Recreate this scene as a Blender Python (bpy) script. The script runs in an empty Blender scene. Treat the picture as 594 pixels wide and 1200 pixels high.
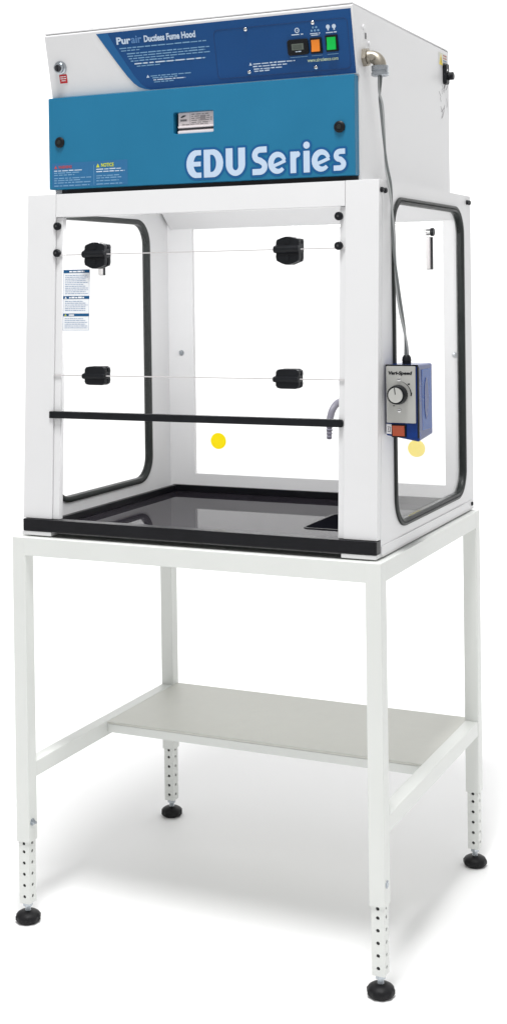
import bpy, bmesh, math, random
from mathutils import Vector, Matrix
random.seed(7)
S = bpy.context.scene
COL = S.collection
PI = math.pi

# ------------------------------------------------------------------ materials
def mat(name, base, rough=0.45, metal=0.0, spec=0.5, coat=0.0, bump=0.0, bscale=600, var=0.0, vscale=6, emit=0.0, trans=0.0):
    m = bpy.data.materials.new(name); m.use_nodes = True
    nt = m.node_tree; b = nt.nodes['Principled BSDF']
    b.inputs['Base Color'].default_value = (*base, 1)
    b.inputs['Roughness'].default_value = rough
    b.inputs['Metallic'].default_value = metal
    b.inputs['Specular IOR Level'].default_value = spec
    b.inputs['Coat Weight'].default_value = coat
    b.inputs['Transmission Weight'].default_value = trans
    if emit:
        b.inputs['Emission Color'].default_value = (*base, 1)
        b.inputs['Emission Strength'].default_value = emit
    tc = nt.nodes.new('ShaderNodeTexCoord')
    if bump:
        n = nt.nodes.new('ShaderNodeTexNoise'); n.inputs['Scale'].default_value = bscale; n.inputs['Detail'].default_value = 3
        bp = nt.nodes.new('ShaderNodeBump'); bp.inputs['Strength'].default_value = bump; bp.inputs['Distance'].default_value = 0.001
        nt.links.new(tc.outputs['Object'], n.inputs['Vector'])
        nt.links.new(n.outputs['Fac'], bp.inputs['Height']); nt.links.new(bp.outputs['Normal'], b.inputs['Normal'])
    if var:
        n2 = nt.nodes.new('ShaderNodeTexNoise'); n2.inputs['Scale'].default_value = vscale; n2.inputs['Detail'].default_value = 4
        r = nt.nodes.new('ShaderNodeValToRGB')
        r.color_ramp.elements[0].position = 0.3; r.color_ramp.elements[1].position = 0.7
        r.color_ramp.elements[0].color = (*[c*(1-var) for c in base], 1)
        r.color_ramp.elements[1].color = (*[min(1, c*(1+var)) for c in base], 1)
        nt.links.new(tc.outputs['Object'], n2.inputs['Vector'])
        nt.links.new(n2.outputs['Fac'], r.inputs['Fac']); nt.links.new(r.outputs['Color'], b.inputs['Base Color'])
        rr = nt.nodes.new('ShaderNodeMapRange')
        rr.inputs['To Min'].default_value = max(0.02, rough-0.08); rr.inputs['To Max'].default_value = rough+0.08
        nt.links.new(n2.outputs['Fac'], rr.inputs['Value']); nt.links.new(rr.outputs['Result'], b.inputs['Roughness'])
    return m

def glass_mat(name, tint, ior=1.45):
    m = bpy.data.materials.new(name); m.use_nodes = True
    nt = m.node_tree; nt.nodes.clear()
    out = nt.nodes.new('ShaderNodeOutputMaterial')
    tr = nt.nodes.new('ShaderNodeBsdfTransparent'); tr.inputs['Color'].default_value = (*tint, 1)
    gl = nt.nodes.new('ShaderNodeBsdfGlossy'); gl.inputs['Roughness'].default_value = 0.02
    lw = nt.nodes.new('ShaderNodeLayerWeight'); lw.inputs['Blend'].default_value = .5
    pw = nt.nodes.new('ShaderNodeMath'); pw.operation = 'POWER'; pw.inputs[1].default_value = 5
    fr = nt.nodes.new('ShaderNodeMapRange'); fr.inputs['To Min'].default_value = .022; fr.inputs['To Max'].default_value = .9
    nt.links.new(lw.outputs['Facing'], pw.inputs[0]); nt.links.new(pw.outputs[0], fr.inputs['Value'])
    mx = nt.nodes.new('ShaderNodeMixShader')
    nt.links.new(fr.outputs['Result'], mx.inputs['Fac']); nt.links.new(tr.outputs[0], mx.inputs[1]); nt.links.new(gl.outputs[0], mx.inputs[2])
    nt.links.new(mx.outputs[0], out.inputs['Surface'])
    return m

WHITE = mat('white_powder_coat', (.70, .70, .705), .38, bump=.05, bscale=900, var=.012, vscale=5)
STANDW = mat('stand_powder_coat', (.70, .715, .69), .40, bump=.05, bscale=900, var=.015, vscale=7)
SHELFM = mat('shelf_powder_coat', (.59, .59, .545), .5, bump=.08, bscale=1400, var=.02, vscale=30)
TEAL = mat('teal_enamel', (.010, .150, .282), .45, spec=.3, bump=.06, bscale=1200, var=.03, vscale=9)
TEALSIDE = TEAL
NAVY = mat('navy_overlay', (.003, .058, .200), .4, spec=.3, var=.12, vscale=3)
STRIPE = mat('mid_blue_stripe', (.010, .105, .280), .4, spec=.3)
HALO = mat('letter_halo_blue', (.004, .088, .250), .45, spec=.3)
LETTER = mat('pale_blue_letters', (.47, .58, .72), .5)
PRINT = mat('pale_print', (.50, .60, .72), .5)
PRINTT = mat('faint_print_blue', (.16, .33, .52), .5)
PRINTD = mat('dark_blue_print', (.10, .20, .38), .5)
BLUEBAR = mat('blue_heading', (.010, .085, .21), .5, spec=.2)
AIRP = mat('mid_blue_print', (.08, .20, .42), .5)
WEBP = mat('pale_lime_print', (.52, .64, .45), .5)
PAPER = mat('label_paper', (.80, .82, .84), .5)
BLACKP = mat('black_plastic', (.006, .007, .009), .42, spec=.22, bump=.1, bscale=800, var=.2, vscale=40)
BLACKT = mat('black_epoxy', (.006, .006, .008), .34, spec=.22, bump=.05, bscale=500, var=.2, vscale=20)
TRAYM = mat('tray_floor_gloss', (.016, .014, .018), .03, spec=.035)
RUBBER = mat('dark_rubber', (.018, .021, .020), .42, spec=.25, bump=.08, bscale=600, var=.12, vscale=25)
FOOTR = mat('foot_rubber', (.007, .007, .008), .5, spec=.25, bump=.2, bscale=500, var=.3, vscale=60)
ZINC = mat('zinc_steel', (.42, .45, .48), .28, metal=1, var=.15, vscale=60)
CASTM = mat('cast_elbow', (.34, .31, .26), .42, metal=.9, bump=.2, bscale=400, var=.12, vscale=60)
CHROME = mat('chrome', (.72, .72, .72), .08, metal=1)
LATCHM = mat('pale_latch', (.55, .53, .53), .3, metal=.3)
BRUSHED = mat('brushed_plate', (.50, .50, .475), .42, metal=.6, bump=.04, bscale=900, var=.03, vscale=30)
CABLEM = mat('grey_cable', (.12, .13, .13), .4)
CASEB = mat('translucent_blue_case', (.001, .026, .160), .2, spec=.3, var=.35, vscale=22)
ORANGE = mat('orange_rocker', (.66, .19, .02), .4, spec=.3, emit=.02)
ORANGE2 = mat('orange_red_rocker', (.38, .055, .012), .35)
GREEN = mat('green_rocker', (.0, .36, .05), .4, spec=.3, emit=.22)
LCD = mat('lcd_grey', (.10, .12, .10), .2)
LCDD = mat('lcd_digits', (.02, .025, .02), .3)
YELLOW = mat('yellow_sticker', (.80, .62, .03), .55)
def translucent(m, k):
    nt = m.node_tree; b = nt.nodes['Principled BSDF']; out = nt.nodes['Material Output']
    t = nt.nodes.new('ShaderNodeBsdfTranslucent'); t.inputs['Color'].default_value = b.inputs['Base Color'].default_value
    x = nt.nodes.new('ShaderNodeMixShader'); x.inputs['Fac'].default_value = k
    nt.links.new(b.outputs[0], x.inputs[1]); nt.links.new(t.outputs[0], x.inputs[2]); nt.links.new(x.outputs[0], out.inputs['Surface'])
YSTICK = mat('yellow_film', (.98, .87, .03), .55); translucent(YSTICK, .72)
YELLOWL = mat('lime_print', (.55, .60, .03), .5)
RED = mat('red_sticker', (.48, .015, .02), .5)
REDP = mat('red_print', (.42, .06, .06), .5)
TAPM = mat('grey_tap_plastic', (.24, .23, .28), .4, var=.06, vscale=40)
CARDM = mat('filter_card', (.66, .60, .61), .5, var=.05, vscale=15)
CARDR = mat('filter_card_rail', (.74, .68, .69), .4)
DARKIN = mat('dark_recess', (.03, .03, .035), .6)
HOLE = mat('hole_inside', (.05, .05, .05), .7)
SEAM = mat('frosted_edge', (.52, .50, .50), .5, spec=.2)
CUPM = mat('matte_black_cup', (.005, .005, .007), .9, spec=0)
INK = mat('pencil_ink', (.17, .16, .17), .7)
GLASS = glass_mat('clear_acrylic', (.985, .985, .985))
FLOORM = mat('white_backdrop', (.91, .91, .91), .65, spec=.2)

# ------------------------------------------------------------------ mesh tools
class MB:
    def __init__(s): s.bm = bmesh.new(); s.mats = []
    def mi(s, m):
        if m not in s.mats: s.mats.append(m)
        return s.mats.index(m)
    def _merge(s, b2, m):
        i = s.mi(m)
        for f in b2.faces: f.material_index = i
        me = bpy.data.meshes.new('tmp'); b2.to_mesh(me); b2.free()
        s.bm.from_mesh(me); bpy.data.meshes.remove(me)
    def hexa(s, P, m, bev=0, seg=2):
        b = bmesh.new(); v = [b.verts.new(p) for p in P]
        for q in ((0,3,2,1),(4,5,6,7),(0,1,5,4),(1,2,6,5),(2,3,7,6),(3,0,4,7)): b.faces.new([v[k] for k in q])
        bmesh.ops.recalc_face_normals(b, faces=b.faces)
        if bev: bmesh.ops.bevel(b, geom=list(b.edges), offset=bev, segments=seg, profile=.5, affect='EDGES')
        s._merge(b, m); return s
    def box(s, x0, x1, y0, y1, z0, z1, m, bev=0, f=None, seg=2):
        P = [(x0,y0,z0),(x1,y0,z0),(x1,y1,z0),(x0,y1,z0),(x0,y0,z1),(x1,y0,z1),(x1,y1,z1),(x0,y1,z1)]
        if f: P = [f(*p) for p in P]
        return s.hexa(P, m, bev, seg)
    def prism(s, outer, holes, w0, w1, f, m, bev=0):
        """flat plate: outline and holes in (u, v), thickness w0..w1, mapped by f(u, v, w)"""
        b = bmesh.new(); E = []
        for loop in [outer]+list(holes):
            vs = [b.verts.new((u, v, 0)) for u, v in loop]
            E += [b.edges.new((vs[i], vs[(i+1) % len(vs)])) for i in range(len(vs))]
        if holes: bmesh.ops.triangle_fill(b, use_beauty=True, use_dissolve=False, edges=E)
        else: b.faces.new(b.verts)
        top = list(b.faces)
        r = bmesh.ops.extrude_face_region(b, geom=top)
        nv = [g for g in r['geom'] if isinstance(g, bmesh.types.BMVert)]
        st = set(nv)
        for v in b.verts: v.co.z = w1 if v in st else w0
        bmesh.ops.recalc_face_normals(b, faces=b.faces)
        if bev:
            es = [e for e in b.edges if len(e.link_faces) == 2 and e.calc_face_angle(0) > .9 and abs(e.verts[0].co.z-w1) < 1e-6 and abs(e.verts[1].co.z-w1) < 1e-6]
            bmesh.ops.bevel(b, geom=es, offset=bev, segments=2, profile=.5, affect='EDGES')
        for v in b.verts: v.co = Vector(f(*v.co))
        bmesh.ops.recalc_face_normals(b, faces=b.faces)
        s._merge(b, m); return s
    def quad(s, P, m):
        b = bmesh.new(); b.faces.new([b.verts.new(p) for p in P]); s._merge(b, m); return s
    def loft(s, rings, m, cap=True, closed=False):
        b = bmesh.new(); R = [[b.verts.new(p) for p in r] for r in rings]; n = len(rings[0])
        k = len(R) if closed else len(R)-1
        for i in range(k):
            A, B = R[i], R[(i+1) % len(R)]
            for j in range(n): b.faces.new((A[j], A[(j+1) % n], B[(j+1) % n], B[j]))
        if cap and not closed: b.faces.new(R[0][::-1]); b.faces.new(R[-1])
        bmesh.ops.recalc_face_normals(b, faces=b.faces)
        s._merge(b, m); return s
    def lathe(s, o, axis, prof, m, n=24, ref=None, mod=None):
        """prof: list of (radius, distance along axis)"""
        a = Vector(axis).normalized(); o = Vector(o)
        u = a.orthogonal().normalized() if ref is None else Vector(ref).normalized(); w = a.cross(u)
        rings = []
        for r, d in prof:
            rings.append([o+a*d+(u*math.cos(2*PI*j/n)+w*math.sin(2*PI*j/n))*r*(mod(j, d) if mod else 1) for j in range(n)])
        return s.loft(rings, m)
    def tube(s, path, r, m, n=10, closed=False):
        path = [Vector(p) for p in path]; rings = []; up = None
        for i, p in enumerate(path):
            t = (path[min(i+1, len(path)-1)]-path[max(i-1, 0)]).normalized()
            up = t.orthogonal().normalized() if up is None else (up-t*up.dot(t)).normalized()
            w = t.cross(up); rr = r[i] if isinstance(r, (list, tuple)) else r
            rings.append([p+(up*math.cos(2*PI*j/n)+w*math.sin(2*PI*j/n))*rr for j in range(n)])
        return s.loft(rings, m)
    def sphere(s, c, r, m, n=12, sc=(1,1,1)):
        b = bmesh.new(); bmesh.ops.create_uvsphere(b, u_segments=n, v_segments=n//2+2, radius=r)
        for v in b.verts: v.co = Vector(c)+Vector((v.co.x*sc[0], v.co.y*sc[1], v.co.z*sc[2]))
        s._merge(b, m); return s

ORG = {}
def build(name, mb, parent=None, label=None, smooth=38):
    me = bpy.data.meshes.new(name)
    vs = [v.co for v in mb.bm.verts]
    lo = Vector([min(v[i] for v in vs) for i in range(3)]); hi = Vector([max(v[i] for v in vs) for i in range(3)])
    c = (lo+hi)/2
    for v in mb.bm.verts: v.co -= c
    for f in mb.bm.faces: f.smooth = True
    mb.bm.to_mesh(me); mb.bm.free()
    for m in mb.mats: me.materials.append(m)
    me.set_sharp_from_angle(angle=math.radians(smooth))
    o = bpy.data.objects.new(name, me); COL.objects.link(o)
    ORG[o.name] = c
    if parent:
        o.parent = parent; o.location = c-ORG[parent.name]
    else: o.location = c
    wn = o.modifiers.new('weighted_normals', 'WEIGHTED_NORMAL'); wn.keep_sharp = True; wn.weight = 80
    if label: o['label'] = label
    return o
def thing(name, label, cat, loc):
    o = bpy.data.objects.new(name, None); COL.objects.link(o); o.location = loc; ORG[o.name] = Vector(loc)
    o['label'] = label; o['category'] = cat; o.empty_display_size = .1
    return o
def rrect(u0, u1, v0, v1, r, n=8):
    P = []
    for cx, cy, a in ((u1-r, v1-r, 0), (u0+r, v1-r, 90), (u0+r, v0+r, 180), (u1-r, v0+r, 270)):
        for k in range(n+1):
            t = math.radians(a+90*k/n); P.append((cx+r*math.cos(t), cy+r*math.sin(t)))
    return P
def ellipse(cu, cv, ru, rv, n=32): return [(cu+ru*math.cos(2*PI*k/n), cv+rv*math.sin(2*PI*k/n)) for k in range(n)]

def text_into(mb, s, box, f, m, w=.0008, bold=0.0, shear=0.0, fit=True, extr=.0004):
    """built-in lettering scaled into box (u0,u1,v0,v1), mapped by f(u,v,w)"""
    cu = bpy.data.curves.new('t', 'FONT'); cu.body = s; cu.size = 1; cu.offset = bold; cu.extrude = 0.01; cu.shear = shear; cu.resolution_u = 3
    ob = bpy.data.objects.new('t', cu); COL.objects.link(ob)
    dg = bpy.context.evaluated_depsgraph_get(); dg.update()
    me = bpy.data.meshes.new_from_object(ob.evaluated_get(dg))
    b = bmesh.new(); b.from_mesh(me)
    xs = [v.co.x for v in b.verts]; ys = [v.co.y for v in b.verts]
    x0, x1, y0, y1 = min(xs), max(xs), min(ys), max(ys); u0, u1, v0, v1 = box
    for v in b.verts:
        v.co = Vector(f(u0+(v.co.x-x0)/(x1-x0)*(u1-u0), v0+(v.co.y-y0)/(y1-y0)*(v1-v0), w+(extr if v.co.z > 0 else 0)))
    bmesh.ops.recalc_face_normals(b, faces=b.faces)
    mb._merge(b, m)
    bpy.data.meshes.remove(me); bpy.data.objects.remove(ob); bpy.data.curves.remove(cu)
def lines(mb, u0, u1, v, h, f, m, w=.0008, word=.009, gap=.16, last=1.0):
    """one row of print too small to read: a broken bar"""
    u = u0; e = u0+(u1-u0)*last
    while u < e-1e-5:
        L = min(word*random.uniform(.5, 1.6), e-u)
        hh = h*random.uniform(.75, 1.0)
        mb.quad([f(u, v, w), f(u+L, v, w), f(u+L, v+hh, w), f(u, v+hh, w)], m)
        u += L+word*gap
def ribbon(mb, pts, wid, f, m, w0, w1):
    """stroke of varying width, flat ends, in (u, v)"""
    n = len(pts); L = []; R = []
    for i, (x, y) in enumerate(pts):
        ax, ay = pts[max(i-1, 0)]; bx, by = pts[min(i+1, n-1)]
        d = math.hypot(bx-ax, by-ay); nx, ny = -(by-ay)/d, (bx-ax)/d
        h = (wid[i] if isinstance(wid, (list, tuple)) else wid)/2
        hl = hr = h
        if 0 < i < n-1:      # never fold over on the inside of a tight bend
            px, py = x-ax, y-ay; qx, qy = bx-x, by-y
            th = math.atan2(px*qy-py*qx, px*qx+py*qy)
            if abs(th) > 1e-4:
                rad = .9*min(math.hypot(px, py), math.hypot(qx, qy))/abs(th)
                if th > 0: hl = min(h, rad)
                else: hr = min(h, rad)
        L.append((x+nx*hl, y+ny*hl)); R.append((x-nx*hr, y-ny*hr))
    rings = [[f(*l, w0), f(*r, w0), f(*r, w1), f(*l, w1)] for l, r in zip(L, R)]
    mb.loft(rings, m)

# ------------------------------------------------------------------ setting
mb = MB()
prof = [(-9, 0), (1.2, 0), (2.6, 0)]
for k in range(1, 13):
    a = math.radians(90*k/12); prof.append((2.6+1.6*math.sin(a), 1.6-1.6*math.cos(a)))
prof.append((4.2, 7))
b = bmesh.new(); R = [[b.verts.new((x, y, z)) for x in (-9, 9)] for y, z in prof]
for i in range(len(R)-1): b.faces.new((R[i][0], R[i][1], R[i+1][1], R[i+1][0]))
mb._merge(b, FLOORM)
bd = build('backdrop', mb); bd['kind'] = 'structure'; bd['label'] = 'seamless white studio floor curving up behind the hood'

# ------------------------------------------------------------------ the stand
W, D, ZT, T = .9, .753, .9006, .0350
stand = thing('hood_stand', 'white tubular steel stand with one shelf and four height adjustable legs, under the fume hood', 'stand', (W/2, D/2, 0))
mb = MB()
TH = .042
mb.box(T-.001, W-T+.001, .0004, T-.001, ZT-TH, ZT-.0004, STANDW, .0015)
mb.box(T-.001, W-T+.001, D-T+.001, D-.0004, ZT-TH, ZT-.0004, STANDW, .0015)
mb.box(.0004, T-.001, T-.001, D-T+.001, ZT-TH, ZT-.0004, STANDW, .0015)
mb.box(W-T+.001, W-.0004, T-.001, D-T+.001, ZT-TH, ZT-.0004, STANDW, .0015)
mb.box(T-.002, W-T+.002, T-.002, D-T+.002, ZT-.012, ZT-.003, STANDW)
build('top_frame', mb, stand)
def holed_tube(mb, cx, cy, half, z0, z1, zs, r):
    """square tube with a row of real round holes in each of its four walls"""
    t = .0022
    for ax in range(4):
        a = ax*PI/2; c, s_ = round(math.cos(a)), round(math.sin(a))
        def f(u, v, w, c=c, s_=s_):
            x, y = u, -half+w
            return (cx+x*c-y*s_, cy+x*s_+y*c, v)
        hw = half-(0 if ax % 2 == 0 else t)
        holes = [ellipse(0, z, r, r, 14) for z in zs]
        mb.prism([(-hw, z0), (hw, z0), (hw, z1), (-hw, z1)], holes, 0, t, f, STANDW)
    mb.box(cx-half+t+.001, cx+half-t-.001, cy-half+t+.001, cy+half-t-.001, z0+.001, z0+.003, HOLE)
    mb.box(cx-.0106, cx+.0106, cy-.0106, cy+.0106, z0+.004, z1-.003, HOLE)   # dark core filling the tube, painted shade seen through the holes
def make_leg(x, y, bolt):
    flat = .35 if x > .1 else 1
    cx, cy = x+T/2, y+T/2
    mb = MB(); mb.box(x, x+T, y, y+T, .190, ZT, STANDW, .0022)
    leg = build('leg', mb, stand)
    mb = MB()
    holed_tube(mb, cx, cy, .0140, .046, .1895, [.062+.0262*k for k in range(5)]+[.1862], .0040)
    build('leg_extension', mb, leg)
    mb = MB(); mb.lathe((cx, cy, .020), (0,0,1), [(.0060, 0), (.0060, .030)], ZINC, 14)
    for k in range(6): mb.lathe((cx, cy, .021+.004*k), (0,0,1), [(.0060, 0), (.0070, .001), (.0070, .002), (.0060, .003)], ZINC, 14)
    mb.lathe((cx, cy, .0375), (0,0,1), [(.0115, 0), (.0115, .0075)], ZINC, 6)
    build('levelling_stud', mb, leg)
    mb = MB()
    ridge = lambda j, d: 1+.035*math.cos(j*PI/2*1.0) if .004 < d < .017 else 1
    mb.lathe((cx, cy, .0005), (0,0,1), [(.012, 0), (.023, 0), (.027, .003), (.029, .007), (.029, .014), (.026, .019), (.020, .023), (.013, .0255), (.008, .026)], FOOTR, 40, mod=ridge)
    build('foot', mb, leg)
    mb = MB()
    bx = x+T
    mb.lathe((bx, cy-.004, .236), (1,0,0), [(.0085, 0), (.0085, .0012)], ZINC, 18)
    mb.lathe((bx+.0012, cy-.004, .236), (1,0,0), [(.0062, 0), (.0062, .004*flat), (.0050, .005*flat)], ZINC, 6)
    if flat == 1: mb.lathe((bx+.0062, cy-.004, .236), (1,0,0), [(.0030, 0), (.0030, .005)], ZINC, 12)
    if bolt: build('leg_bolt', mb, leg)
for x, y in ((0, 0), (W-T, 0), (W-T, D-T), (0, D-T)): make_leg(x, y, not (x > .1 and y > .1))
for x in (0, W-T):
    mb = MB(); mb.box(x+.0008, x+T-.0008, T+.0005, D-T-.0005, .335, .372, STANDW, .003)
    build('side_rail', mb, stand)
mb = MB()
mb.box(T-.0015, W-T+.0015, .362, D-.006, .3655, .3712, SHELFM, .0015)
mb.box(T+.001, W-T-.001, .362, .3655, .3445, .3652, STANDW, .001)
mb.box(T+.001, W-T-.001, D-.012, D-.009, .3445, .3652, STANDW, .001)
build('shelf', mb, stand)

# ------------------------------------------------------------------ the fume hood: cabinet
X0, X1 = .0145, .884
YB = .756
Z0, Z1 = .9035, 1.694
fy = lambda z: .0243+.0515*(z-.9077)          # the front leans back a little
hood = thing('fume_hood', 'white ductless fume hood with blue top section and clear folding sash, on the stand', 'fume hood', ((X0+X1)/2, YB/2, Z0))
def ff(u, v, w): return (u, fy(v)-w, v)        # u = x, v = height, w = out of the leaning front
# plinth
mb = MB()
mb.box(X0, X1, .0560, YB-.001, Z0, .9075, WHITE)
mb.box(X0+.001, .094, .0190, .0555, Z0, .9125, WHITE, .0008)
mb.box(.806, X1-.001, .0190, .0555, Z0, .9125, WHITE, .0008)
build('plinth', mb, hood)
# front posts and header
for a, b_ in ((X0, .092), (.8085, X1)):
    mb = MB(); mb.box(a, b_, -.020, 0, .9415, Z1, WHITE, .0015, f=lambda x, y, z: ff(x, z, -y-.020) if False else (x, fy(z)+(.020 if y > -.01 else 0), z))
    build('front_post', mb, hood)
mb = MB(); mb.box(.0925, .8080, 0, 1, 1.640, Z1-.0004, WHITE, .0012, f=lambda x, y, z: (x, fy(z)+(.0195 if y > .5 else .0005), z))
build('header', mb, hood)
for a, b_, xb in ((.0925, .1095, .0985), (.7950, .8080, .8005)):
    mb = MB(); mb.box(a, b_, 0, 1, .9415, 1.6395, WHITE, .001, f=lambda x, y, z: (x, fy(z)+(.020 if y > .5 else .005), z))
    jamb = build('jamb', mb, hood)
    for z in (1.619, 1.5565):
        mb = MB()
        xb2 = xb-.0015 if xb < .5 else xb-.006
        mb.lathe((xb2, fy(z)+.005, z), (0,-1,0), [(.0085, 0), (.0092, .003), (.0092, .008), (.0075, .0105), (.0030, .0115)], BLACKP, 18)
        mb.lathe((xb2, fy(z)-.0064, z), (0,-1,0), [(.0026, 0), (.0024, .0008)], HOLE, 6)
        build('thumb_screw', mb, jamb)
# side panels and windows
SW = {0: (.150, .629, .958, 1.650), 1: (.145, .674, .954, 1.655)}
for side in (0, 1):
    xo = X1 if side else X0; sg = 1 if side else -1
    t = .010
    f = lambda u, v, w, xo=xo, sg=sg: (xo-sg*w, u, v)
    y0, y1, za, zb = SW[side]; r = .062
    hole = rrect(y0, y1, za, zb, r, 10)
    out = [(fy(.908)+.0205, .908), (YB-.0135, .908), (YB-.0135, Z1), (fy(Z1)+.0205, Z1)]
    mb = MB(); mb.prism(out, [hole], 0, t, f, WHITE)
    # folded edge along the foot of the panel
    mb.box(0, 1, fy(.92)+.0225, YB-.014, .9085, .9275, WHITE, .0008, f=lambda x, y, z, xo=xo, sg=sg: (xo+sg*(.0022*x), y, z))
    sp = build('side_panel', mb, hood)
    for (by, bz) in ((.074, 1.672), (.096, 1.6715), (.720, 1.677), (.737, 1.677)) if side else ():
        mb = MB(); mb.lathe((xo, min(by, .738), bz), (sg,0,0), [(.0058, 0), (.0058, .0045), (.0042, .0062), (.0015, .0066)], BLACKP, 14)
        build('panel_screw', mb, sp)
    if side: mb = MB(); mb.lathe((xo+sg*.0022, .728, .919), (sg,0,0), [(.0050, 0), (.0050, .0025), (.0035, .004)], BLACKP, 14); build('panel_screw', mb, sp)
    # gasket swept round the opening
    prof = [(-.0070, .002), (-.0068, -.0030), (-.0045, -.0050), (-.0015, -.0050), (.0000, -.0028), (.0015, -.0050), (.0050, -.0052), (.0072, -.0038), (.0078, -.0004), (0, -.0002),
            (0, t+.0002), (.0068, t+.0004), (.0068, t+.0035), (.003, t+.005), (-.003, t+.0045), (-.0065, t+.003), (-.0070, t-.002)]
    rings = []
    cen = hole; n = len(cen)
    for i in range(n):
        ax, ay = cen[i-1]; bx, by = cen[(i+1) % n]; d = math.hypot(bx-ax, by-ay); nx, ny = (by-ay)/d, -(bx-ax)/d
        rings.append([f(cen[i][0]+nx*o_, cen[i][1]+ny*o_, w) for o_, w in prof])
    mb = MB(); mb.loft(rings, RUBBER, closed=True)
    win = build('side_window', mb, hood, smooth=50)
    mb = MB(); mb.prism(rrect(y0+.007, y1-.007, za+.007, zb-.007, r-.007, 10), [], .003, .007, f, GLASS)
    build('window_pane', mb, win)
    mb = MB()
    yk = .414 if side else .392; zk = 1.5935 if side else 1.577; zt_ = 1.582 if side else 1.566
    mb.lathe((xo-sg*.008, yk, zk), (sg,0,0), [(.0075, 0), (.0075, .010)], CHROME, 20)
    mb.lathe((xo+sg*.002, yk, zk), (sg,0,0), [(.0090, 0), (.0095, .002), (.0095, .006), (.0080, .0075)], BLACKP if side else CHROME, 20)
    mb.box(xo-sg*.008, xo+sg*.001, yk-.0085, yk+.0095, 1.508, zt_-.001, LATCHM, .0008)
    mb.box(*sorted((xo-sg*.0095, xo+sg*.0035)), yk+.0012, yk+.0110, 1.507, zt_, BLACKP, .0006)  # pale and black halves paint in the reflections of one chrome bar
    build('window_latch', mb, win)
# back panel with its window
fb = lambda u, v, w: (u, .7430+w, v)
mb = MB(); mb.prism([(X0, .908), (X1, .908), (X1, Z1), (X0, Z1)], [[(.1005, .959), (.8150, .959), (.8150, 1.6335), (.1005, 1.6335)]], 0, .0125, fb, WHITE)
back = build('back_panel', mb, hood)
for xk in (.064, .843):
    mb = MB(); mb.lathe((xk, .7432, 1.2925), (0,-1,0), [(.0075, 0), (.0075, .002), (.0050, .006), (.0020, .007)], ZINC, 16); build('stud', mb, back)
mb = MB(); mb.box(.1010, .8145, .7485, .7525, .9595, 1.6330, GLASS)
bp = build('back_window', mb, hood)
for xk, lab in ((.171, None), (.737, None)):
    mb = MB(); mb.prism(ellipse(xk, 1.0505, .0235, .0225, 40), [], 0, .0006, lambda u, v, w: (u, .7484-w, v), YSTICK)
    build('round_sticker', mb, bp)
mb = MB()
mb.box(X0+.0205, X1-.0205, .090, .7425, 1.680, 1.6925, WHITE)
mb.hexa([(X0+.0205, .7425, 1.6350), (X1-.0205, .7425, 1.6350), (X1-.0205, .7425, 1.6440), (X0+.0205, .7425, 1.6440),
         (X0+.0205, .690, 1.6795), (X1-.0205, .690, 1.6795), (X1-.0205, .700, 1.6797), (X0+.0205, .700, 1.6797)], WHITE)
build('ceiling', mb, hood)
# black work tray
mb = MB()
xa, xb = X0+.0212, X1-.0212
mb.box(xa, xb, .0515, .7425, .9078, .9100, TRAYM)
build_tray = mb
mb.box(X0+.0045, X1+.001, .0175, .0450, .9130, .9410, BLACKT, .0022)
mb.box(xa+.0003, xa+.0125, .0455, .7300, .9101, .9270, BLACKT, .0015)
mb.box(xb-.0125, xb-.0003, .0455, .7300, .9101, .9270, BLACKT, .0015)
mb.box(xa+.0003, xb-.0003, .7305, .7423, .9101, .9275, BLACKT, .0015)
mb.box(xa+.013, xb-.013, .0452, .0512, .9079, .9300, BLACKT, .001)
tray = build('work_tray', mb, hood)
mb = MB()
fz = lambda u, v, w: (u, v, .9102+w)
mb.prism(rrect(.604, .800, .288, .505, .022, 6), [rrect(.609, .795, .293, .500, .018, 6)], 0, .0018, fz, BLACKT)
mb.prism(rrect(.6088, .7952, .2928, .5002, .018, 6), [], 0, .0007, fz, CUPM)
mb.lathe((.700, .400, .911), (0,0,1), [(.018, 0), (.018, .0015), (.012, .002)], BLACKP, 20)
build('cup_sink', mb, tray)
# tap on the back of the hood
mb = MB()
pth = [(.566, .742, 1.172), (.563, .720, 1.174), (.556, .692, 1.173), (.549, .672, 1.168), (.541, .660, 1.152), (.536, .656, 1.130), (.534, .656, 1.112)]
def smooth_path(P, n=6):
    P = [Vector(p) for p in P]; out = []
    for i in range(len(P)-1):
        p0, p1, p2, p3 = P[max(i-1, 0)], P[i], P[i+1], P[min(i+2, len(P)-1)]
        for k in range(n):
            t = k/n; out.append(.5*((2*p1)+(p2-p0)*t+(2*p0-5*p1+4*p2-p3)*t*t+(3*p1-p0-3*p2+p3)*t**3))
    out.append(P[-1]); return out
mb.tube(smooth_path(pth), .0092, TAPM, 14)
prf = [(.0085, 0)]
for k in range(4): prf += [(.0095-.0006*k, .002+.009*k), (.0065-.0003*k, .009+.009*k)]
mb.lathe((.534, .656, 1.113), (-.03, 0, -1), prf, TAPM, 14)
mb.lathe((.566, .7428, 1.172), (0,-1,0), [(.020, 0), (.020, .006), (.013, .010)], TAPM, 20)
build('hose_tap', mb, hood)

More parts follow.
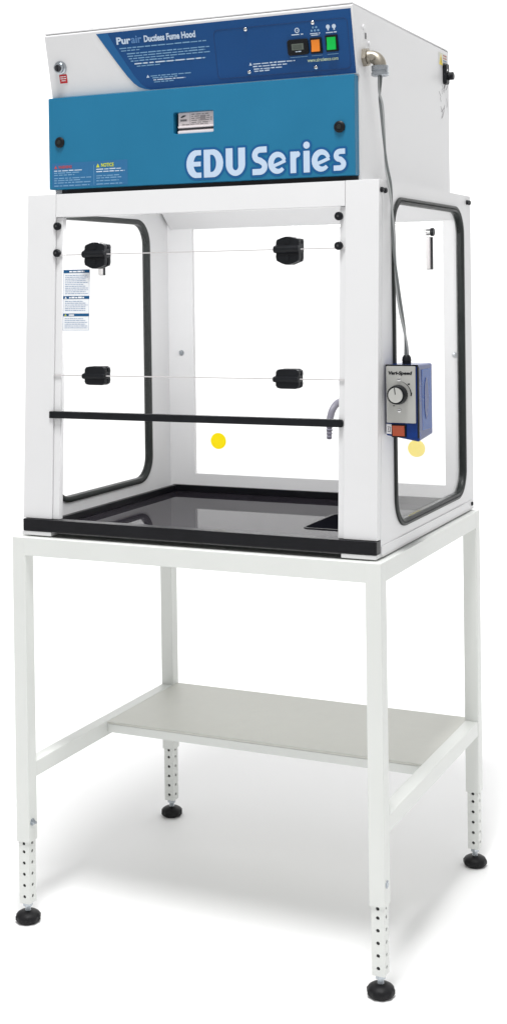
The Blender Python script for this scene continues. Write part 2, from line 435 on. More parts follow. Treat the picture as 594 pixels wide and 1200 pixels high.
# ------------------------------------------------------------------ folding sash
SX0, SX1 = .1100, .7945
fs = lambda u, v, w: (u, fy(v)+.0105-w, v)
def sash_panel(z0, z1):
    mb = MB(); mb.box(SX0, SX1, 0, .004, z0, z1, GLASS, f=lambda x, y, z: fs(x, z, y))
    mb.box(.0930, .8075, .0008, .0032, z0-.0027, z0-.0002, SEAM, f=lambda x, y, z: fs(x, z, y+.006 if not SX0 <= x <= SX1 else y+.006))
    return build('sash_panel', mb, hood)
p_top = sash_panel(1.553, 1.6385); p_mid = sash_panel(1.2750, 1.5500); p_low = sash_panel(1.1905, 1.2720)
mb = MB(); mb.box(.0840, .8055, -.004, .0135, 1.1745, 1.1903, BLACKP, .0015, f=lambda x, y, z: fs(x, z, y+.002))
build('sash_handle', mb, hood)
def hinge(cx, zc, tall):
    mb = MB()
    vk = 1.12 if tall else 1.06
    g = lambda u, v, w: fs(cx+u, zc+v*vk, .0045+w)
    gb = lambda u, v, w: fs(cx+u, zc+v*vk, -.0105+w)
    if tall:
        up = [(-.0265, .006), (.0265, .006), (.0270, .014), (.0250, .0185), (.013, .0215), (.005, .0235), (-.005, .0235), (-.014, .0215), (-.0255, .0175), (-.0275, .012)]
        dn = [(u, -v*1.32) for u, v in up][::-1]
        mb.prism(up, [], 0, .014, g, BLACKP, .0025); mb.prism(dn, [], 0, .014, g, BLACKP, .0025)
        mb.prism(up, [], 0, .010, gb, BLACKP, .0015); mb.prism(dn, [], 0, .010, gb, BLACKP, .0015)
        mb.box(-.0285, .0272, -.0088, .0088, -.016, .0145, BLACKP, .002, f=lambda x, y, z: g(x, y, z))
        mb.box(-.0285, .0265, -.0062, .0062, .002, .019, BLACKP, .003, f=lambda x, y, z: g(x, y, z))
        ends = ((-.0005, .0105),)
        mb.lathe(g(-.0325, -.001, .012), (1,0,0), [(.004, 0), (.0075, .0015), (.0085, .004), (.0085, .057), (.006, .060)], BLACKP, 18)
        for v in (.0135, -.0185):
            mb.lathe(g(0, v, .0136), (0,-1,0), [(.0060, 0), (.0055, .0018), (.003, .0022)], BLACKP, 14)
    else:
        up = [(-.0265, .004), (.0265, .004), (.0275, .010), (.0262, .0165), (.020, .0200), (-.014, .0200), (-.0225, .0185), (-.0262, .014)]
        dn = [(u, -v) for u, v in up][::-1]
        mb.prism(up, [], 0, .012, g, BLACKP, .0025); mb.prism(dn, [], 0, .012, g, BLACKP, .0025)
        mb.prism(up, [], 0, .010, gb, BLACKP, .0015); mb.prism(dn, [], 0, .010, gb, BLACKP, .0015)
        mb.box(-.0275, .0270, -.0070, .0070, -.016, .0125, BLACKP, .002, f=lambda x, y, z: g(x, y, z))
        mb.box(-.0275, .0265, -.0045, .0045, .002, .016, BLACKP, .003, f=lambda x, y, z: g(x, y, z))
        mb.lathe(g(-.0325, -.001, .010), (1,0,0), [(.003, 0), (.0058, .0015), (.0065, .004), (.0065, .056), (.005, .059)], BLACKP, 18)
    build('sash_hinge', mb, hood)
hinge(.2020, 1.5530, True); hinge(.6800, 1.5530, True); hinge(.2045, 1.2740, False); hinge(.6800, 1.2740, False)
# instruction sheet stuck on the middle panel
fl = lambda u, v, w: fs(u, v, .0042+w)
mb = MB()
L0, L1, LB, LT_ = .1120, .1825, 1.3770, 1.5175
mb.prism([(L0, LB), (L1, LB), (L1, LT_), (L0, LT_)], [], 0, .0004, fl, PAPER)
def bar(v0, v1): mb.quad([fl(L0+.0005, v0, .0007), fl(L1-.0005, v0, .0007), fl(L1-.0005, v1, .0007), fl(L0+.0005, v1, .0007)], BLUEBAR)
bar(1.5095, 1.5170); bar(1.4495, 1.4565); bar(1.4095, 1.4160)
for v in (1.5112, 1.4510): lines(mb, L0+.016, L1-.014, v, .0040, fl, PAPER, .0010, .009)
lines(mb, L0+.016, L1-.040, 1.4110, .0038, fl, PAPER, .0010, .009)
for v in (1.4505, 1.4105): mb.quad([fl(L0+.004, v, .0010), fl(L0+.010, v, .0010), fl(L0+.007, v+.005, .0010)], YELLOWL if v < 1.43 else PAPER)
for v0, v1 in ((1.4600, 1.5065), (1.4195, 1.4465), (1.3800, 1.4065)):
    v = v1-.003
    while v > v0:
        lines(mb, L0+.005, L1-.004, v, .0013, fl, PRINTD, .0008, .006, .2, random.choice((1, 1, .9, .55, .8)))
        v -= .0042
for a, b_ in ((L0, LB), (L1-.0006, LB)): mb.quad([fl(a, LB, .0009), fl(a+.0006, LB, .0009), fl(a+.0006, LT_, .0009), fl(a, LT_, .0009)], BLUEBAR)
mb.quad([fl(L0, LB, .0009), fl(L1, LB, .0009), fl(L1, LB+.0007, .0009), fl(L0, LB+.0007, .0009)], BLUEBAR)
build('instruction_label', mb, p_mid)

# ------------------------------------------------------------------ head unit
HX0, HX1, HZ0, HZ1, HYB = .0705, .8320, 1.6945, 2.0635, .7560
KP = .2215
py_ = lambda z: .057+(2.063-z)*KP
NP = Vector((0, -1, -KP)).normalized()
def fp(u, v, w): return (u, py_(v)+NP.y*w, v+NP.z*w)      # the leaning control panel
mb = MB()
prof = [(.0960, HZ0), (.0960, 1.9200), (.0890, 1.9203), (py_(2.0625), 2.0600), (py_(2.0635)+.003, HZ1), (HYB-.003, HZ1), (HYB, HZ1-.003), (HYB, HZ0)]
fh = lambda u, v, w: (w, u, v)
mb.prism(prof, [], HX0, HX1, fh, WHITE)
bmesh.ops.bevel(mb.bm, geom=[e for e in mb.bm.edges if len(e.link_faces) == 2 and e.calc_face_angle(0) > .8 and e.calc_length() > .1], offset=.002, segments=2, profile=.5, affect='EDGES')
head = build('head_housing', mb, hood)
mb = MB()
mb.box(HX0+.001, HX1-.001, py_(2.063)+.001, HYB-.001, HZ1+.0004, HZ1+.0050, WHITE, .0015)
for x in (.19, .63): mb.box(x, x+.010, py_(2.06)+.002, py_(2.06)+.012, HZ1+.0051, HZ1+.0075, WHITE, .0008)
build('top_cover', mb, head)
# key lock and red warning tag on the white left end of the panel
mb = MB()
o = fp(.105, 1.988, .0003)
mb.lathe(o, NP, [(.0155, 0), (.0155, .004), (.0120, .006), (.0118, .012), (.0095, .013)], ZINC, 24)
mb.lathe(fp(.105, 1.988, .0133), NP, [(.0085, 0), (.0080, .002)], DARKIN, 20)
mb.box(-.0012, .0012, -.006, .006, 0, .0012, BLACKP, f=lambda x, y, z: fp(.105+x, 1.988+y, .0155+z))
build('key_lock', mb, head)
mb = MB()
mb.prism(rrect(.0985, .1185, 1.9525, 1.9725, .001, 2), [], .0003, .0008, fp, RED)
lines(mb, .101, .116, 1.9665, .0022, fp, PAPER, .0011, .006); lines(mb, .101, .116, 1.9620, .0022, fp, PAPER, .0011, .005); lines(mb, .103, .114, 1.9575, .0018, fp, PAPER, .0011, .005)
build('red_tag', mb, head)
# blue overlay
mb = MB()
zt, zb = 2.0545, 1.9225
edge = [(.2100, zt), (.2330, 2.020), (.2570, 1.985), (.2780, 1.956), (.2930, 1.939), (.3050, 1.930), (.3170, 1.9255), (.3330, zb)]
mb.prism(edge+[(.8275, zb), (.8275, zt)], [], .0003, .0010, fp, NAVY)
cp = build('control_panel', mb, hood)
mb = MB()
st = [(u-.0003+.0003, v) for u, v in edge[:-1]]+[(.3260, 1.9240), (.3330, zb+.0006)]
rt = [(.3370, zb+.0006), (.3240, 1.9270), (.3120, 1.9360), (.2960, 1.9560), (.2780, 1.9850), (.2570, 2.020), (.2400, zt-.001)]
mb.prism([(u+.0004, v) for u, v in st]+rt, [], .0012, .0014, fp, STRIPE)
build('stripe', mb, cp)
mb = MB()
text_into(mb, 'Pur', (.2610, .2975, 2.0265, 2.0425), fp, PRINT, .0014, .035)
text_into(mb, 'air', (.2990, .3260, 2.0265, 2.0425), fp, AIRP, .0014, .02)
text_into(mb, 'Ductless Fume Hood', (.3320, .4610, 2.0265, 2.0410), fp, PRINT, .0014, .035)
build('title_lettering', mb, cp); mb = MB()
text_into(mb, 'www.airscience.com', (.7205, .7905, 1.9525, 1.9595), fp, WEBP, .0014, .012)
build('web_address', mb, cp)
mb = MB()
for k, (a, b_, v, l) in enumerate(((.2665, .486, 2.0165, 1), (.2700, .486, 2.0110, .22), (.2840, .492, 2.0035, 1), (.2850, .492, 1.9980, .95), (.2880, .492, 1.9925, 1), (.2920, .492, 1.9870, .55),
                                   (.3010, .480, 1.9805, 1), (.3060, .480, 1.9750, .35))):
    lines(mb, a, b_, v, .0025, fp, PRINTT if k > 5 else PRINTT, .0014, .014, .16, l)
lines(mb, .301, .480, 1.9803, .0030, fp, PRINT, .0017, .017, .3, .98)
for k, (a, b_, v) in enumerate(((.3380, .440, 1.9510), (.3420, .405, 1.9465), (.3440, .425, 1.9420), (.3450, .395, 1.9375))): lines(mb, a, b_, v, .0024, fp, PRINT if k == 2 else PRINTT, .0014, .012, .2)
mb.quad([fp(.3270, 1.9490, .0014), fp(.3350, 1.9490, .0014), fp(.3310, 1.9555, .0014)], PRINT)
for k, (a, b_, v) in enumerate(((.5930, .692, 1.9575), (.5920, .672, 1.9520), (.5930, .660, 1.9465), (.5940, .630, 1.9420))): lines(mb, a, b_, v, .0026, fp, PRINT, .0014, .012, .2)
mb.quad([fp(.5830, 1.9560, .0014), fp(.5900, 1.9560, .0014), fp(.5865, 1.9625, .0014)], PRINT)
# captions and little pictograms over and under the three controls
lines(mb, .689, .716, 2.0105, .0026, fp, PRINT, .0014, .02); lines(mb, .732, .755, 2.0095, .0024, fp, PRINT, .0014, .012); lines(mb, .734, .753, 2.0060, .0024, fp, PRINT, .0014, .012)
lines(mb, .768, .792, 2.0085, .0026, fp, PRINT, .0014, .011)
for a, b_ in ((.681, .722), (.731, .756), (.767, .792)): lines(mb, a, b_, 1.9645, .0013, fp, PRINTT, .0014, .05)
build('fine_print', mb, cp); mb = MB()
mb.prism(ellipse(.7025, 2.0200, .0055, .0055, 20), [ellipse(.7025, 2.0200, .0036, .0036, 20)], .0012, .0015, fp, PRINT)
mb.quad([fp(.7018, 2.0195, .0014), fp(.7050, 2.0195, .0014), fp(.7050, 2.0207, .0014), fp(.7018, 2.0207, .0014)], PRINT)
for u, v in ((.7360, 2.0165), (.7435, 2.0165), (.7510, 2.0165), (.7395, 2.0230), (.7470, 2.0230)):
    mb.prism(ellipse(u, v, .0023, .0023, 12), [], .0012, .0015, fp, PRINTT)
for u in (.7735, .7870):
    mb.prism(ellipse(u, 2.0215, .0045, .0045, 16), [], .0012, .0015, fp, PRINT)
    mb.quad([fp(u-.0016, 2.0140, .0014), fp(u+.0016, 2.0140, .0014), fp(u+.0016, 2.0175, .0014), fp(u-.0016, 2.0175, .0014)], PRINT)
build('pictograms', mb, cp)
mb = MB()
io = rrect(.5050, .8180, 1.9330, 2.0370, .010, 6); ii = rrect(.5058, .8172, 1.9338, 2.0362, .0094, 6)
mb.prism(io, [ii], .0010, .0016, fp, mat('panel_outline', (.006, .04, .14), .4))
build('instrument_plate', mb, cp)
for u, v in ((.5825, 2.0325), (.7395, 2.0325), (.7380, 1.9400), (.5815, 1.9420)):
    mb = MB(); mb.lathe(fp(u, v, .0010), NP, [(.0042, 0), (.0042, .001), (.0030, .0022), (.0010, .0026)], CHROME, 14)
    mb.box(-.003, .003, -.0005, .0005, 0, .0006, HOLE, f=lambda x, y, z: fp(u+x, v+y, .0034+z)); build('panel_screw', mb, cp)
mb = MB()
mb.prism(rrect(.6780, .7265, 1.9690, 2.0020, .006, 5), [], .0010, .0060, fp, BLACKP, .0015)
mb.prism(rrect(.6835, .7215, 1.9745, 1.9965, .002, 3), [], .0060, .0068, fp, BLACKP)
mb.prism([(.6890, 1.9800), (.7165, 1.9800), (.7165, 1.9930), (.6890, 1.9930)], [], .0069, .0073, fp, LCD)
for k in range(5): mb.prism(rrect(.6925+.0042*k, .6952+.0042*k, 1.9825, 1.9905, .0005, 1), [rrect(.6931+.0042*k, .6946+.0042*k, 1.9832, 1.9898, .0002, 1)], .0074, .0075, fp, LCDD)
lines(mb, .697, .710, 1.9757, .0022, fp, PRINT, .0071, .008)
build('hour_meter', mb, cp)
def rocker(u0, u1, v0, v1, m, lab):
    mb = MB(); mb.prism(rrect(u0, u1, v0, v1, .0015, 3), [], .0010, .0045, fp, BLACKP, .001)
    a, b_, c, d = u0+.0040, u1-.0040, v0+.0045, v1-.0045; mid = (c+d)/2
    mb.loft([[fp(a, c, .0045), fp(a, d, .0045), fp(a, d, .0060), fp(a, mid, .0065), fp(a, c, .0095)], [fp(b_, c, .0045), fp(b_, d, .0045), fp(b_, d, .0060), fp(b_, mid, .0065), fp(b_, c, .0095)]], m)
    build('rocker_switch', mb, cp, lab)
rocker(.7305, .7570, 1.9690, 2.0020, ORANGE, 'orange rocker switch in black frame')
rocker(.7660, .7935, 1.9700, 2.0045, GREEN, 'lit green rocker switch in black frame')
# side fittings of the head
PLUGM = mat('white_plug', (.78, .78, .79), .4)
for y, z in ((.122, 2.024), (.157, 1.994)):
    mb = MB(); mb.lathe((HX1, y, z), (1,0,0), [(.0062, 0), (.0062, .0015), (.004, .003)], PLUGM, 16); build('hole_plug', mb, head)
mb = MB(); mb.box(HX1+.0002, HX1+.0010, .1335, .1385, 2.001, 2.014, DARKIN); build('slot', mb, head)
mb = MB()
ey, ez = .126, 1.960
mb.lathe((HX1, ey, ez), (1,0,0), [(.0210, 0), (.0210, .009), (.0170, .010)], CASTM, 6, ref=(0, .3, 1))
pth = [(HX1+.008, ey, ez)]+[(HX1+.014+.021*math.sin(a), ey+.001, ez-.021+.021*math.cos(a)) for a in [math.radians(10*k) for k in range(10)]]+[(HX1+.035, ey+.001, ez-.026)]
mb.tube(pth, .0140, CASTM, 18)
mb.lathe((HX1+.022, ey-.013, ez-.003), (0.1,-1,.1), [(.0075, 0), (.0075, .004), (.0055, .005)], CASTM, 16)
mb.lathe((HX1+.035, ey+.001, ez-.020), (0,0,-1), [(.0160, 0), (.0185, .001), (.0185, .011), (.0170, .012), (.0170, .014), (.0190, .015), (.0190, .021), (.0150, .023), (.0080, .0235)], ZINC, 24)
build('conduit_elbow', mb, head)
mb = MB()
iy, iz = .7155, 2.0005
mb.prism(rrect(iy-.0140, iy+.0150, iz-.0245, iz+.0270, .006, 5), [], 0, .010, lambda u, v, w: (HX1+w, u, v), BLACKP, .003)
mb.lathe((HX1+.010, iy+.004, iz-.004), (1,0,0), [(.0100, 0), (.0100, .012), (.0085, .0135)], BLACKP, 20)
mb.lathe((HX1+.010, iy-.007, iz+.010), (1,0,0), [(.0030, 0), (.0025, .0012)], CHROME, 12)
build('power_inlet', mb, head)
fx = lambda u, v, w: (HX1+.0003+w, u, v)
mb = MB()
mb.prism([(.668, 2.020), (.738, 2.020), (.738, 2.052), (.668, 2.052)], [], 0, .0003, fx, mat('pale_label', (.62, .62, .56), .5))
mb.prism([(.672, 2.0215), (.700, 2.0215), (.686, 2.050)], [], .0004, .0006, fx, YELLOW)
mb.prism([(.684, 2.0265), (.688, 2.0265), (.687, 2.040), (.685, 2.040)], [], .0007, .0008, fx, DARKIN)
for k in range(4): lines(mb, .704, .735, 2.046-.0065*k, .0035, fx, REDP if k < 2 else PRINTD, .0005, .012)
build('hazard_label', mb, head)
mb = MB()
rnd = random.Random(3)
for k in range(9):
    y = rnd.uniform(.668, .735); z = rnd.uniform(1.885, 1.965)
    p = [(y, z)]
    for j in range(3): p.append((min(.748, max(.655, p[-1][0]+rnd.uniform(-.016, .016))), p[-1][1]+rnd.uniform(.004, .012)))
    ribbon(mb, p, .0011, fx, INK, 0, .0002)
build('pencil_marks', mb, head)

# ------------------------------------------------------------------ blue filter door
DY = .0720
fd = lambda u, v, w: (u, DY-w, v)
DX0, DX1, DZ0, DZ1 = .0700, .8290, 1.7050, 1.9180
mb = MB()
WX0, WX1, WZ0, WZ1 = .3985, .4975, 1.8160, 1.8640
mb.prism(rrect(DX0, DX1, DZ0, DZ1, .003, 4), [rrect(WX0, WX1, WZ0, WZ1, .003, 4)], -.0230, 0, fd, TEAL, .0015)
door = build('filter_door', mb, hood)
mb = MB(); mb.box(DX0+.02, DX1-.002, .0952, .0958, DZ0-.0095, DZ0+.006, DARKIN); mb.box(DX0+.03, DX1-.002, .0780, .0950, HZ0+.0003, HZ0+.0012, DARKIN)  # dark strips on the white housing, shade of the gap put in as colour
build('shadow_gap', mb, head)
mb = MB()
mb.box(WX0-.002, WX1+.002, DY+.0215, DY+.0228, WZ0-.002, WZ1+.002, DARKIN)
g = lambda u, v, w: fd(u, v, -.0105+w)
mb.prism([(.4060, 1.8190), (.4972, 1.8190), (.4972, 1.8635), (.4060, 1.8635)], [], -.002, 0, g, CARDM)
mb.box(.4060, .4972, 0, .004, 1.8165, 1.8225, CARDR, .001, f=lambda x, y, z: g(x, z, y))
mb.box(.4060, .4972, .0002, .0032, 1.8245, 1.8290, DARKIN, f=lambda x, y, z: g(x, z, y-.003))
mb.box(.4060, .4972, 0, .003, 1.8295, 1.8335, CARDR, .001, f=lambda x, y, z: g(x, z, y))
ribbon(mb, [(.4120, 1.8530), (.4160, 1.8545), (.4200, 1.8560), (.4250, 1.8570)], [.001, .004, .004, .001], g, DARKIN, .0003, .0006)
lines(mb, .411, .427, 1.8445, .0045, g, INK, .0006, .02)
for k in range(5): lines(mb, .439, .492, 1.8580-.0045*k, .0018, g, INK, .0006, .009, .3, random.choice((1, .85, .95)))
mb.prism([(.4610, 1.8440), (.4740, 1.8440), (.4740, 1.8560), (.4610, 1.8560)], [], .0007, .0009, g, mat('grey_box_print', (.30, .27, .28), .6))
mb.box(.4355, .4360, .0003, .0006, 1.838, 1.861, INK, f=lambda x, y, z: g(x, z, y))
lines(mb, .415, .480, 1.8365, .0015, g, INK, .0006, .01)
build('filter_card', mb, door)
for u in (.1010, .7950):
    mb = MB(); z = 1.8140 if u < .5 else 1.8085
    mb.lathe((u, DY, z), (0,-1,0), [(.0115, 0), (.0125, .001), (.0125, .003), (.0100, .005), (.0060, .0058)], BLACKP, 24)
    mb.lathe((u, DY-.0058, z), (0,-1,0), [(.0055, 0), (.0050, .001)], RUBBER, 6)
    build('door_latch', mb, door)
# warning and notice print
mb = MB()
mb.prism([(.0780, 1.7090), (.2800, 1.7090), (.2800, 1.7660), (.0780, 1.7660)], [], .0002, .0003, fd, mat('notice_ground', (.014, .125, .285), .45))
mb.quad([fd(.0845, 1.7530, .0006), fd(.0925, 1.7530, .0006), fd(.0885, 1.7610, .0006)], REDP)
text_into(mb, 'WARNING', (.0960, .1320, 1.7530, 1.7600), fd, REDP, .0005, .02)
mb.quad([fd(.1975, 1.7515, .0006), fd(.2065, 1.7515, .0006), fd(.2020, 1.7605, .0006)], YELLOWL)
text_into(mb, 'NOTICE', (.2110, .2440, 1.7520, 1.7605), fd, YELLOWL, .0005, .02)
for v, l, m in ((1.7470, .75, PRINT), (1.7420, .70, PRINTT), (1.7370, .55, PRINTT), (1.7295, 1, PRINTT), (1.7245, .7, PRINTT), (1.7190, 1, PRINTT), (1.7120, .95, PRINTT)):
    lines(mb, .0840, .1840, v, .0024, fd, m, .0006, .013, .2, l)
for v, l, m in ((1.7460, .85, PRINT), (1.7405, .95, PRINT), (1.7310, .8, PRINTT), (1.7260, .85, PRINTT), (1.7195, .75, PRINTT), (1.7120, .9, PRINTT)):
    lines(mb, .1975, .2760, v, .0024, fd, m, .0006, .012, .2, l)
mb.box(.1908, .1914, .0003, .0006, 1.7120, 1.7580, PRINTT, f=lambda x, y, z: fd(x, z, y))
build('safety_notice', mb, door)
# EDU Series: heavy letters drawn stroke by stroke, each with a darker halo
def arc(cx, cy, rx, ry, a0, a1, n=14): return [(cx+rx*math.cos(math.radians(a0+(a1-a0)*k/n)), cy+ry*math.sin(math.radians(a0+(a1-a0)*k/n))) for k in range(n+1)]
H = 1.0
def glyph(ch):
    """list of (points, width) in units of the capital height"""
    if ch == 'E': return [([(.60, .905)]+arc(.42, .5, .285, .405, 90, 270)+[(.60, .095)], [.19]+[.19+.10*math.sin(PI*k/14) for k in range(15)]+[.19]), ([(.20, .5), (.58, .5)], .17)]
    if ch == 'D': return [([(.13, 0), (.13, 1)], .26), ([(.26, .905), (.34, .905)]+arc(.34, .5, .305, .405, 90, -90)+[(.26, .095)], [.19, .19]+[.19+.09*math.sin(PI*k/14) for k in range(15)]+[.19])]
    if ch == 'U': return [([(.135, 1), (.135, .42)]+arc(.385, .40, .25, .295, 180, 360)+[(.635, .42), (.635, 1)], [.27, .27]+[.27-.07*math.sin(PI*k/14) for k in range(15)]+[.27, .27])]
    if ch == 'S': return [([(.60, .895), (.45, .895)]+arc(.33, .70, .21, .195, 90, 235, 10)+[(.33, .505), (.42, .44)]+arc(.31, .29, .20, .185, 45, -90, 10)+[(.20, .105), (.02, .105)], .215)]
    if ch == 'e': return [(arc(.36, .39, .27, .30, 18, 318, 22), [.13]+[.13+.09*math.sin(PI*k/22) for k in range(1, 23)]), ([(.14, .27), (.40, .36), (.66, .46)], .12)]
    if ch == 'r': return [([(.11, 0), (.11, .76)], .22), ([(.17, .52), (.22, .62), (.28, .66), (.34, .665)], [.10, .17, .20, .20])]
    if ch == 'i': return [([(.12, 0), (.12, .76)], .235)]
    if ch == 's': return [([(.46, .675), (.36, .675)]+arc(.27, .535, .15, .14, 90, 240, 8)+[(.28, .40), (.33, .36)]+arc(.25, .235, .15, .135, 40, -90, 8)+[(.16, .10), (.02, .10)], .185)]
word = [('E', .4310, .0615), ('D', .4735, .0615), ('U', .5275, .0615), ('S', .5900, .0610), ('e', .6300, .0610), ('r', .6810, .0610), ('i', .7115, .0610), ('e', .7315, .0610), ('s', .7790, .0610)]
import numpy as np
def stroke_distance(U, V, strokes):
    """signed distance from grid points to a set of flat-ended strokes"""
    best = np.full(U.shape, 9.0)
    for P, Wd in strokes:
        n = len(P)
        for i in range(n-1):
            (ax, ay), (bx, by) = P[i], P[i+1]; dx, dy = bx-ax, by-ay; L = math.hypot(dx, dy)
            if L < 1e-9: continue
            t = ((U-ax)*dx+(V-ay)*dy)/L; q = np.abs((V-ay)*dx-(U-ax)*dy)/L
            h0, h1 = (Wd[i]/2, Wd[i+1]/2) if isinstance(Wd, list) else (Wd/2, Wd/2)
            h = h0+(h1-h0)*np.clip(t/L, 0, 1)
            d = np.hypot(t-np.clip(t, 0, L), q)-h                     # round joins
            flat0 = np.maximum(q-h, -t); flat1 = np.maximum(q-h, t-L)
            if i == 0: d = np.where(t < 0, np.where(q > h, np.hypot(q-h, t), -t), np.maximum(d, -t))
            if i == n-2: d = np.where(t > L, np.where(q > h, np.hypot(q-h, t-L), t-L), np.maximum(d, t-L))
            best = np.minimum(best, d)
    return best
def filled(mb, strokes, grow, f, w, m, step=.0006):
    xs = [p[0] for P, _ in strokes for p in P]; ys = [p[1] for P, _ in strokes for p in P]
    g = .013+grow
    us = np.arange(min(xs)-g, max(xs)+g, step); vs = np.arange(min(ys)-g, max(ys)+g, step)
    U, V = np.meshgrid(us, vs); D = stroke_distance(U, V, strokes)-grow
    bm = bmesh.new(); cache = {}
    def vert(u, v):
        k = (round(u, 7), round(v, 7))
        if k not in cache: cache[k] = bm.verts.new(f(u, v, w))
        return cache[k]
    for j in range(len(vs)-1):
        i = 0
        while i < len(us)-1:
            c = [D[j, i], D[j, i+1], D[j+1, i+1], D[j+1, i]]
            if max(c) <= 0:
                k = i
                while k+1 < len(us)-1 and max(D[j, k+1], D[j, k+2], D[j+1, k+2], D[j+1, k+1]) <= 0: k += 1
                bm.faces.new([vert(us[i], vs[j]), vert(us[k+1], vs[j]), vert(us[k+1], vs[j+1]), vert(us[i], vs[j+1])]); i = k+1; continue
            if min(c) < 0:
                q = [(us[i], vs[j]), (us[i+1], vs[j]), (us[i+1], vs[j+1]), (us[i], vs[j+1])]; out = []
                for a in range(4):
                    b_ = (a+1) % 4
                    if c[a] <= 0: out.append(q[a])
                    if (c[a] <= 0) != (c[b_] <= 0):
                        t = c[a]/(c[a]-c[b_]); out.append((q[a][0]+(q[b_][0]-q[a][0])*t, q[a][1]+(q[b_][1]-q[a][1])*t))
                vv = []
                for p in out:
                    v_ = vert(*p)
                    if v_ not in vv: vv.append(v_)
                if len(vv) > 2:
                    try: bm.faces.new(vv)
                    except ValueError: pass
            i += 1
    mb._merge(bm, m)
mb = MB(); mh = MB(); every = []
for ch, u0, sc in word:
    st = []
    for pts, wd in glyph(ch): st.append(([(u0+x*sc*.98, 1.7155+y*sc) for x, y in pts], [w_*sc for w_ in wd] if isinstance(wd, list) else wd*sc))
    if ch == 'i': st.append(([(.7188, 1.7155+.955*.061), (.7188, 1.7157+.955*.061), (.7188, 1.7159+.955*.061)], [.0146, .0150, .0146]))
    if ch == 'i':
        c_ = (.7188, 1.7157+.955*.061); st[-1] = (arc(c_[0], c_[1], .0038, .0038, 0, 360, 16), .0076)
    filled(mb, st, 0, fd, .0009, LETTER); every += st
filled(mh, every, .0052, fd, .0005, HALO, .0009)
build('lettering', mb, door, smooth=1); build('letter_halo', mh, door, smooth=1)

# ------------------------------------------------------------------ speed controller
sc = thing('speed_controller', 'blue box with silver dial plate on the right side of the hood', 'speed controller', (.925, .13, 1.15))
BX0, BX1, BY0, BY1, BZ0, BZ1 = .8865, .9585, .080, .178, 1.1560, 1.3040
fc = lambda u, v, w: (u, BY0-w, v)
mb = MB()
drop = lambda x, z: z-(.011 if (x > .92 and z < 1.2) else 0)
P = [(BX0, BY0, BZ0), (BX1+.001, BY0, BZ0-.012), (BX1, BY1, BZ0-.004), (BX0, BY1, BZ0), (BX0, BY0, BZ1), (BX1, BY0, BZ1+.001), (BX1, BY1, BZ1), (BX0, BY1, BZ1)]
mb.hexa(P, CASEB, .004, 3)
RIB = mat('case_rib', (.001, .060, .270), .25, spec=.25)
mb.box(BX1-.002, BX1+.0010, BY0+.022, BY1-.010, 1.166, 1.294, RIB, .001)
mb.prism(ellipse(BY0+.050, 1.232, .013, .044, 30), [], 0, .0008, lambda u, v, w: (BX1+.0011+w, u, v), CASEB)
mb.box(BX0+.0005, BX1-.0005, BY0-.0004, BY0+.004, BZ1-.0035, BZ1+.0012, BLACKP, .0008)
mb.box(BX1-.0030, BX1+.0008, BY0-.0006, BY0+.006, 1.152, BZ1-.004, BLACKP, .0008)
case = build('case', mb, sc)
mb = MB()
mb.prism(rrect(.8890, .9535, 1.1830, 1.3020, .002, 3), [], .0005, .0030, fc, BRUSHED, .0012)
plate = build('face_plate', mb, sc)
mb = MB(); text_into(mb, 'Vari-Speed', (.8945, .9465, 1.2820, 1.2915), fc, BLACKP, .0032, .05, .15); build('lettering', mb, plate)
mb = MB()
ribbon(mb, arc(.9150, 1.2420, .0290, .0290, 75, 5, 12), [.0003+.0022*k/12 for k in range(13)], fc, BLACKP, .0031, .0034)
ribbon(mb, [(.9365, 1.2645), (.9415, 1.2650)], .003, fc, BLACKP, .0031, .0034); ribbon(mb, [(.9040, 1.2190), (.9085, 1.2190)], .0014, fc, BLACKP, .0031, .0034); ribbon(mb, [(.9435, 1.2400), (.9445, 1.2470)], .003, fc, BLACKP, .0031, .0034)
build('dial_marks', mb, plate)
for v in (1.2745, 1.2095):
    mb = MB(); mb.lathe(fc(.9180, v, .0031), (0,-1,0), [(.0048, 0), (.0042, .0016), (.002, .0022)], CHROME, 16)
    mb.box(.9150, .9210, 0, .0006, v-.0006, v+.0006, HOLE, f=lambda x, y, z: fc(x, z, .0052+y)); build('plate_screw', mb, plate)
mb = MB()
kn = lambda j, d: 1+.03*(j % 2)
mb.lathe(fc(.9160, 1.2425, .0031), (0,-1,0), [(.0200, 0), (.0205, .001), (.0190, .017), (.0180, .0185)], BLACKP, 48, mod=kn)
mb.lathe(fc(.9160, 1.2425, .0217), (0,-1,0), [(.0158, 0), (.0156, .0012), (.0146, .0018)], mat('spun_aluminium', (.66, .66, .63), .34, metal=.85), 40)
mb.box(.9152, .9168, 0, .0006, 1.2440, 1.2580, BLACKP, f=lambda x, y, z: fc(x-(z-1.244)*.12, z, .0236+y))
build('dial_knob', mb, plate)
mb = MB()
mb.prism(rrect(.9005, .9320, 1.1530, 1.1800, .001, 2), [], .0005, .0040, fc, BLACKP, .0008)
mb.loft([[fc(.9030, 1.1560, .004), fc(.9030, 1.1775, .004), fc(.9030, 1.1775, .0085), fc(.9030, 1.1660, .0058), fc(.9030, 1.1560, .0050)], [fc(.9290, 1.1560, .004), fc(.9290, 1.1775, .004), fc(.9290, 1.1775, .0085), fc(.9290, 1.1660, .0058), fc(.9290, 1.1560, .0050)]], ORANGE2)
build('rocker_switch', mb, sc)
mb = MB()
mb.prism([(.8880, 1.1600), (.8995, 1.1590), (.8995, 1.1800), (.8880, 1.1805)], [], .0005, .0009, fc, mat('small_white_label', (.66, .66, .68), .5))
ribbon(mb, [(.8905, 1.1745), (.8965, 1.1740)], .0014, fc, INK, .0010, .0012); ribbon(mb, [(.8905, 1.1650), (.8965, 1.1645)], .0014, fc, INK, .0010, .0012)
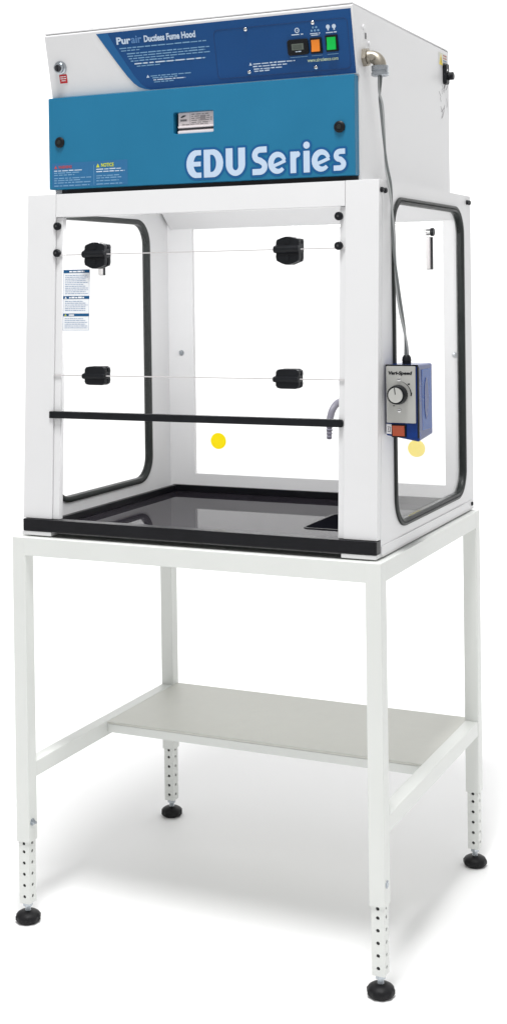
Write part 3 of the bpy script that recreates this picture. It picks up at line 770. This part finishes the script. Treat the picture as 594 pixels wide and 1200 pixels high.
ribbon(mb, [(.8965, 1.1745), (.8965, 1.1645)], .0012, fc, INK, .0010, .0012); ribbon(mb, [(.8925, 1.1725), (.8925, 1.1670)], .0016, fc, INK, .0010, .0012)
build('small_label', mb, sc)
mb = MB()
gx, gy = .9215, .118
mb.lathe((gx, gy, 1.3045), (0,0,1), [(.0105, 0), (.0105, .006)], BLACKP, 6)
mb.lathe((gx, gy, 1.3105), (0,0,1), [(.0092, 0), (.0100, .001), (.0092, .008), (.0065, .0125), (.0055, .013)], BLACKP, 20)
build('cable_gland', mb, sc)
ctr = [(HX1+.035, .127, 1.918), (.8655, .127, 1.880), (.8705, .126, 1.844), (.8810, .118, 1.734), (.8920, .112, 1.676), (.8975, .108, 1.600), (.9010, .108, 1.533), (.9090, .110, 1.443), (.9200, .116, 1.362), (gx, gy, 1.3225)]
C = smooth_path(ctr, 14)
for j, m in ((0, CABLEM), (1, mat('pale_grey_cable', (.30, .31, .31), .4))):
    mb = MB(); P = []
    for i, p in enumerate(C):
        a = i*.13+j*PI; P.append(p+Vector((math.cos(a), math.sin(a), 0))*.0025)
    mb.tube(P, .0025, m, 10)
    build('cable', mb, sc)

# ------------------------------------------------------------------ camera, light, world
cam = bpy.data.cameras.new('camera'); co = bpy.data.objects.new('camera', cam); COL.objects.link(co); S.camera = co
cx, cy, cz, yaw, pitch, roll = 1.8633, -2.7333, 1.4691, .4393, -.0107, -.0133
Fw = Vector((-math.sin(yaw)*math.cos(pitch), math.cos(yaw)*math.cos(pitch), math.sin(pitch))); Rt = Vector((math.cos(yaw), math.sin(yaw), 0)); Up = Rt.cross(Fw)
Rt, Up = math.cos(roll)*Rt+math.sin(roll)*Up, -math.sin(roll)*Rt+math.cos(roll)*Up
M = Matrix((Rt, Up, -Fw)).transposed().to_4x4(); M.translation = Vector((cx, cy, cz)); co.matrix_world = M
cam.sensor_fit = 'VERTICAL'; cam.sensor_height = 36; cam.lens = 1652.72/1200*36
cam.shift_x = 21.43/1200; cam.shift_y = -244.35/1200
cam.clip_start = .05; cam.clip_end = 200

w = bpy.data.worlds.new('World'); S.world = w; w.use_nodes = True
bg = w.node_tree.nodes['Background']; bg.inputs['Color'].default_value = (1, 1, 1, 1); bg.inputs['Strength'].default_value = .57
def area(name, loc, target, size, power):
    l = bpy.data.lights.new(name, 'AREA'); l.shape = 'DISK'; l.size = size; l.energy = power
    o = bpy.data.objects.new(name, l); COL.objects.link(o); o.location = loc
    o.rotation_euler = (Vector(target)-Vector(loc)).to_track_quat('-Z', 'Y').to_euler(); return o
area('key_softbox', (1.0, -1.45, 6.3), (.5, .4, .6), 1.5, 340)
area('backdrop_lamp', (-1.4, 1.35, 4.6), (-1.4, 4.4, 4.2), 2.6, 130)
# the hood's own strip lamp, tucked up behind the header
l = area('hood_lamp', (.45, .16, 1.668), (.45, .50, .95), .3, 6.5); l.data.shape = 'RECTANGLE'; l.data.size = .70; l.data.size_y = .06
S.view_settings.view_transform = 'Standard'; S.view_settings.look = 'None'; S.view_settings.exposure = 0; S.view_settings.gamma = 1
S.cycles.use_denoising = True
S.cycles.max_bounces = 12; S.cycles.transparent_max_bounces = 24
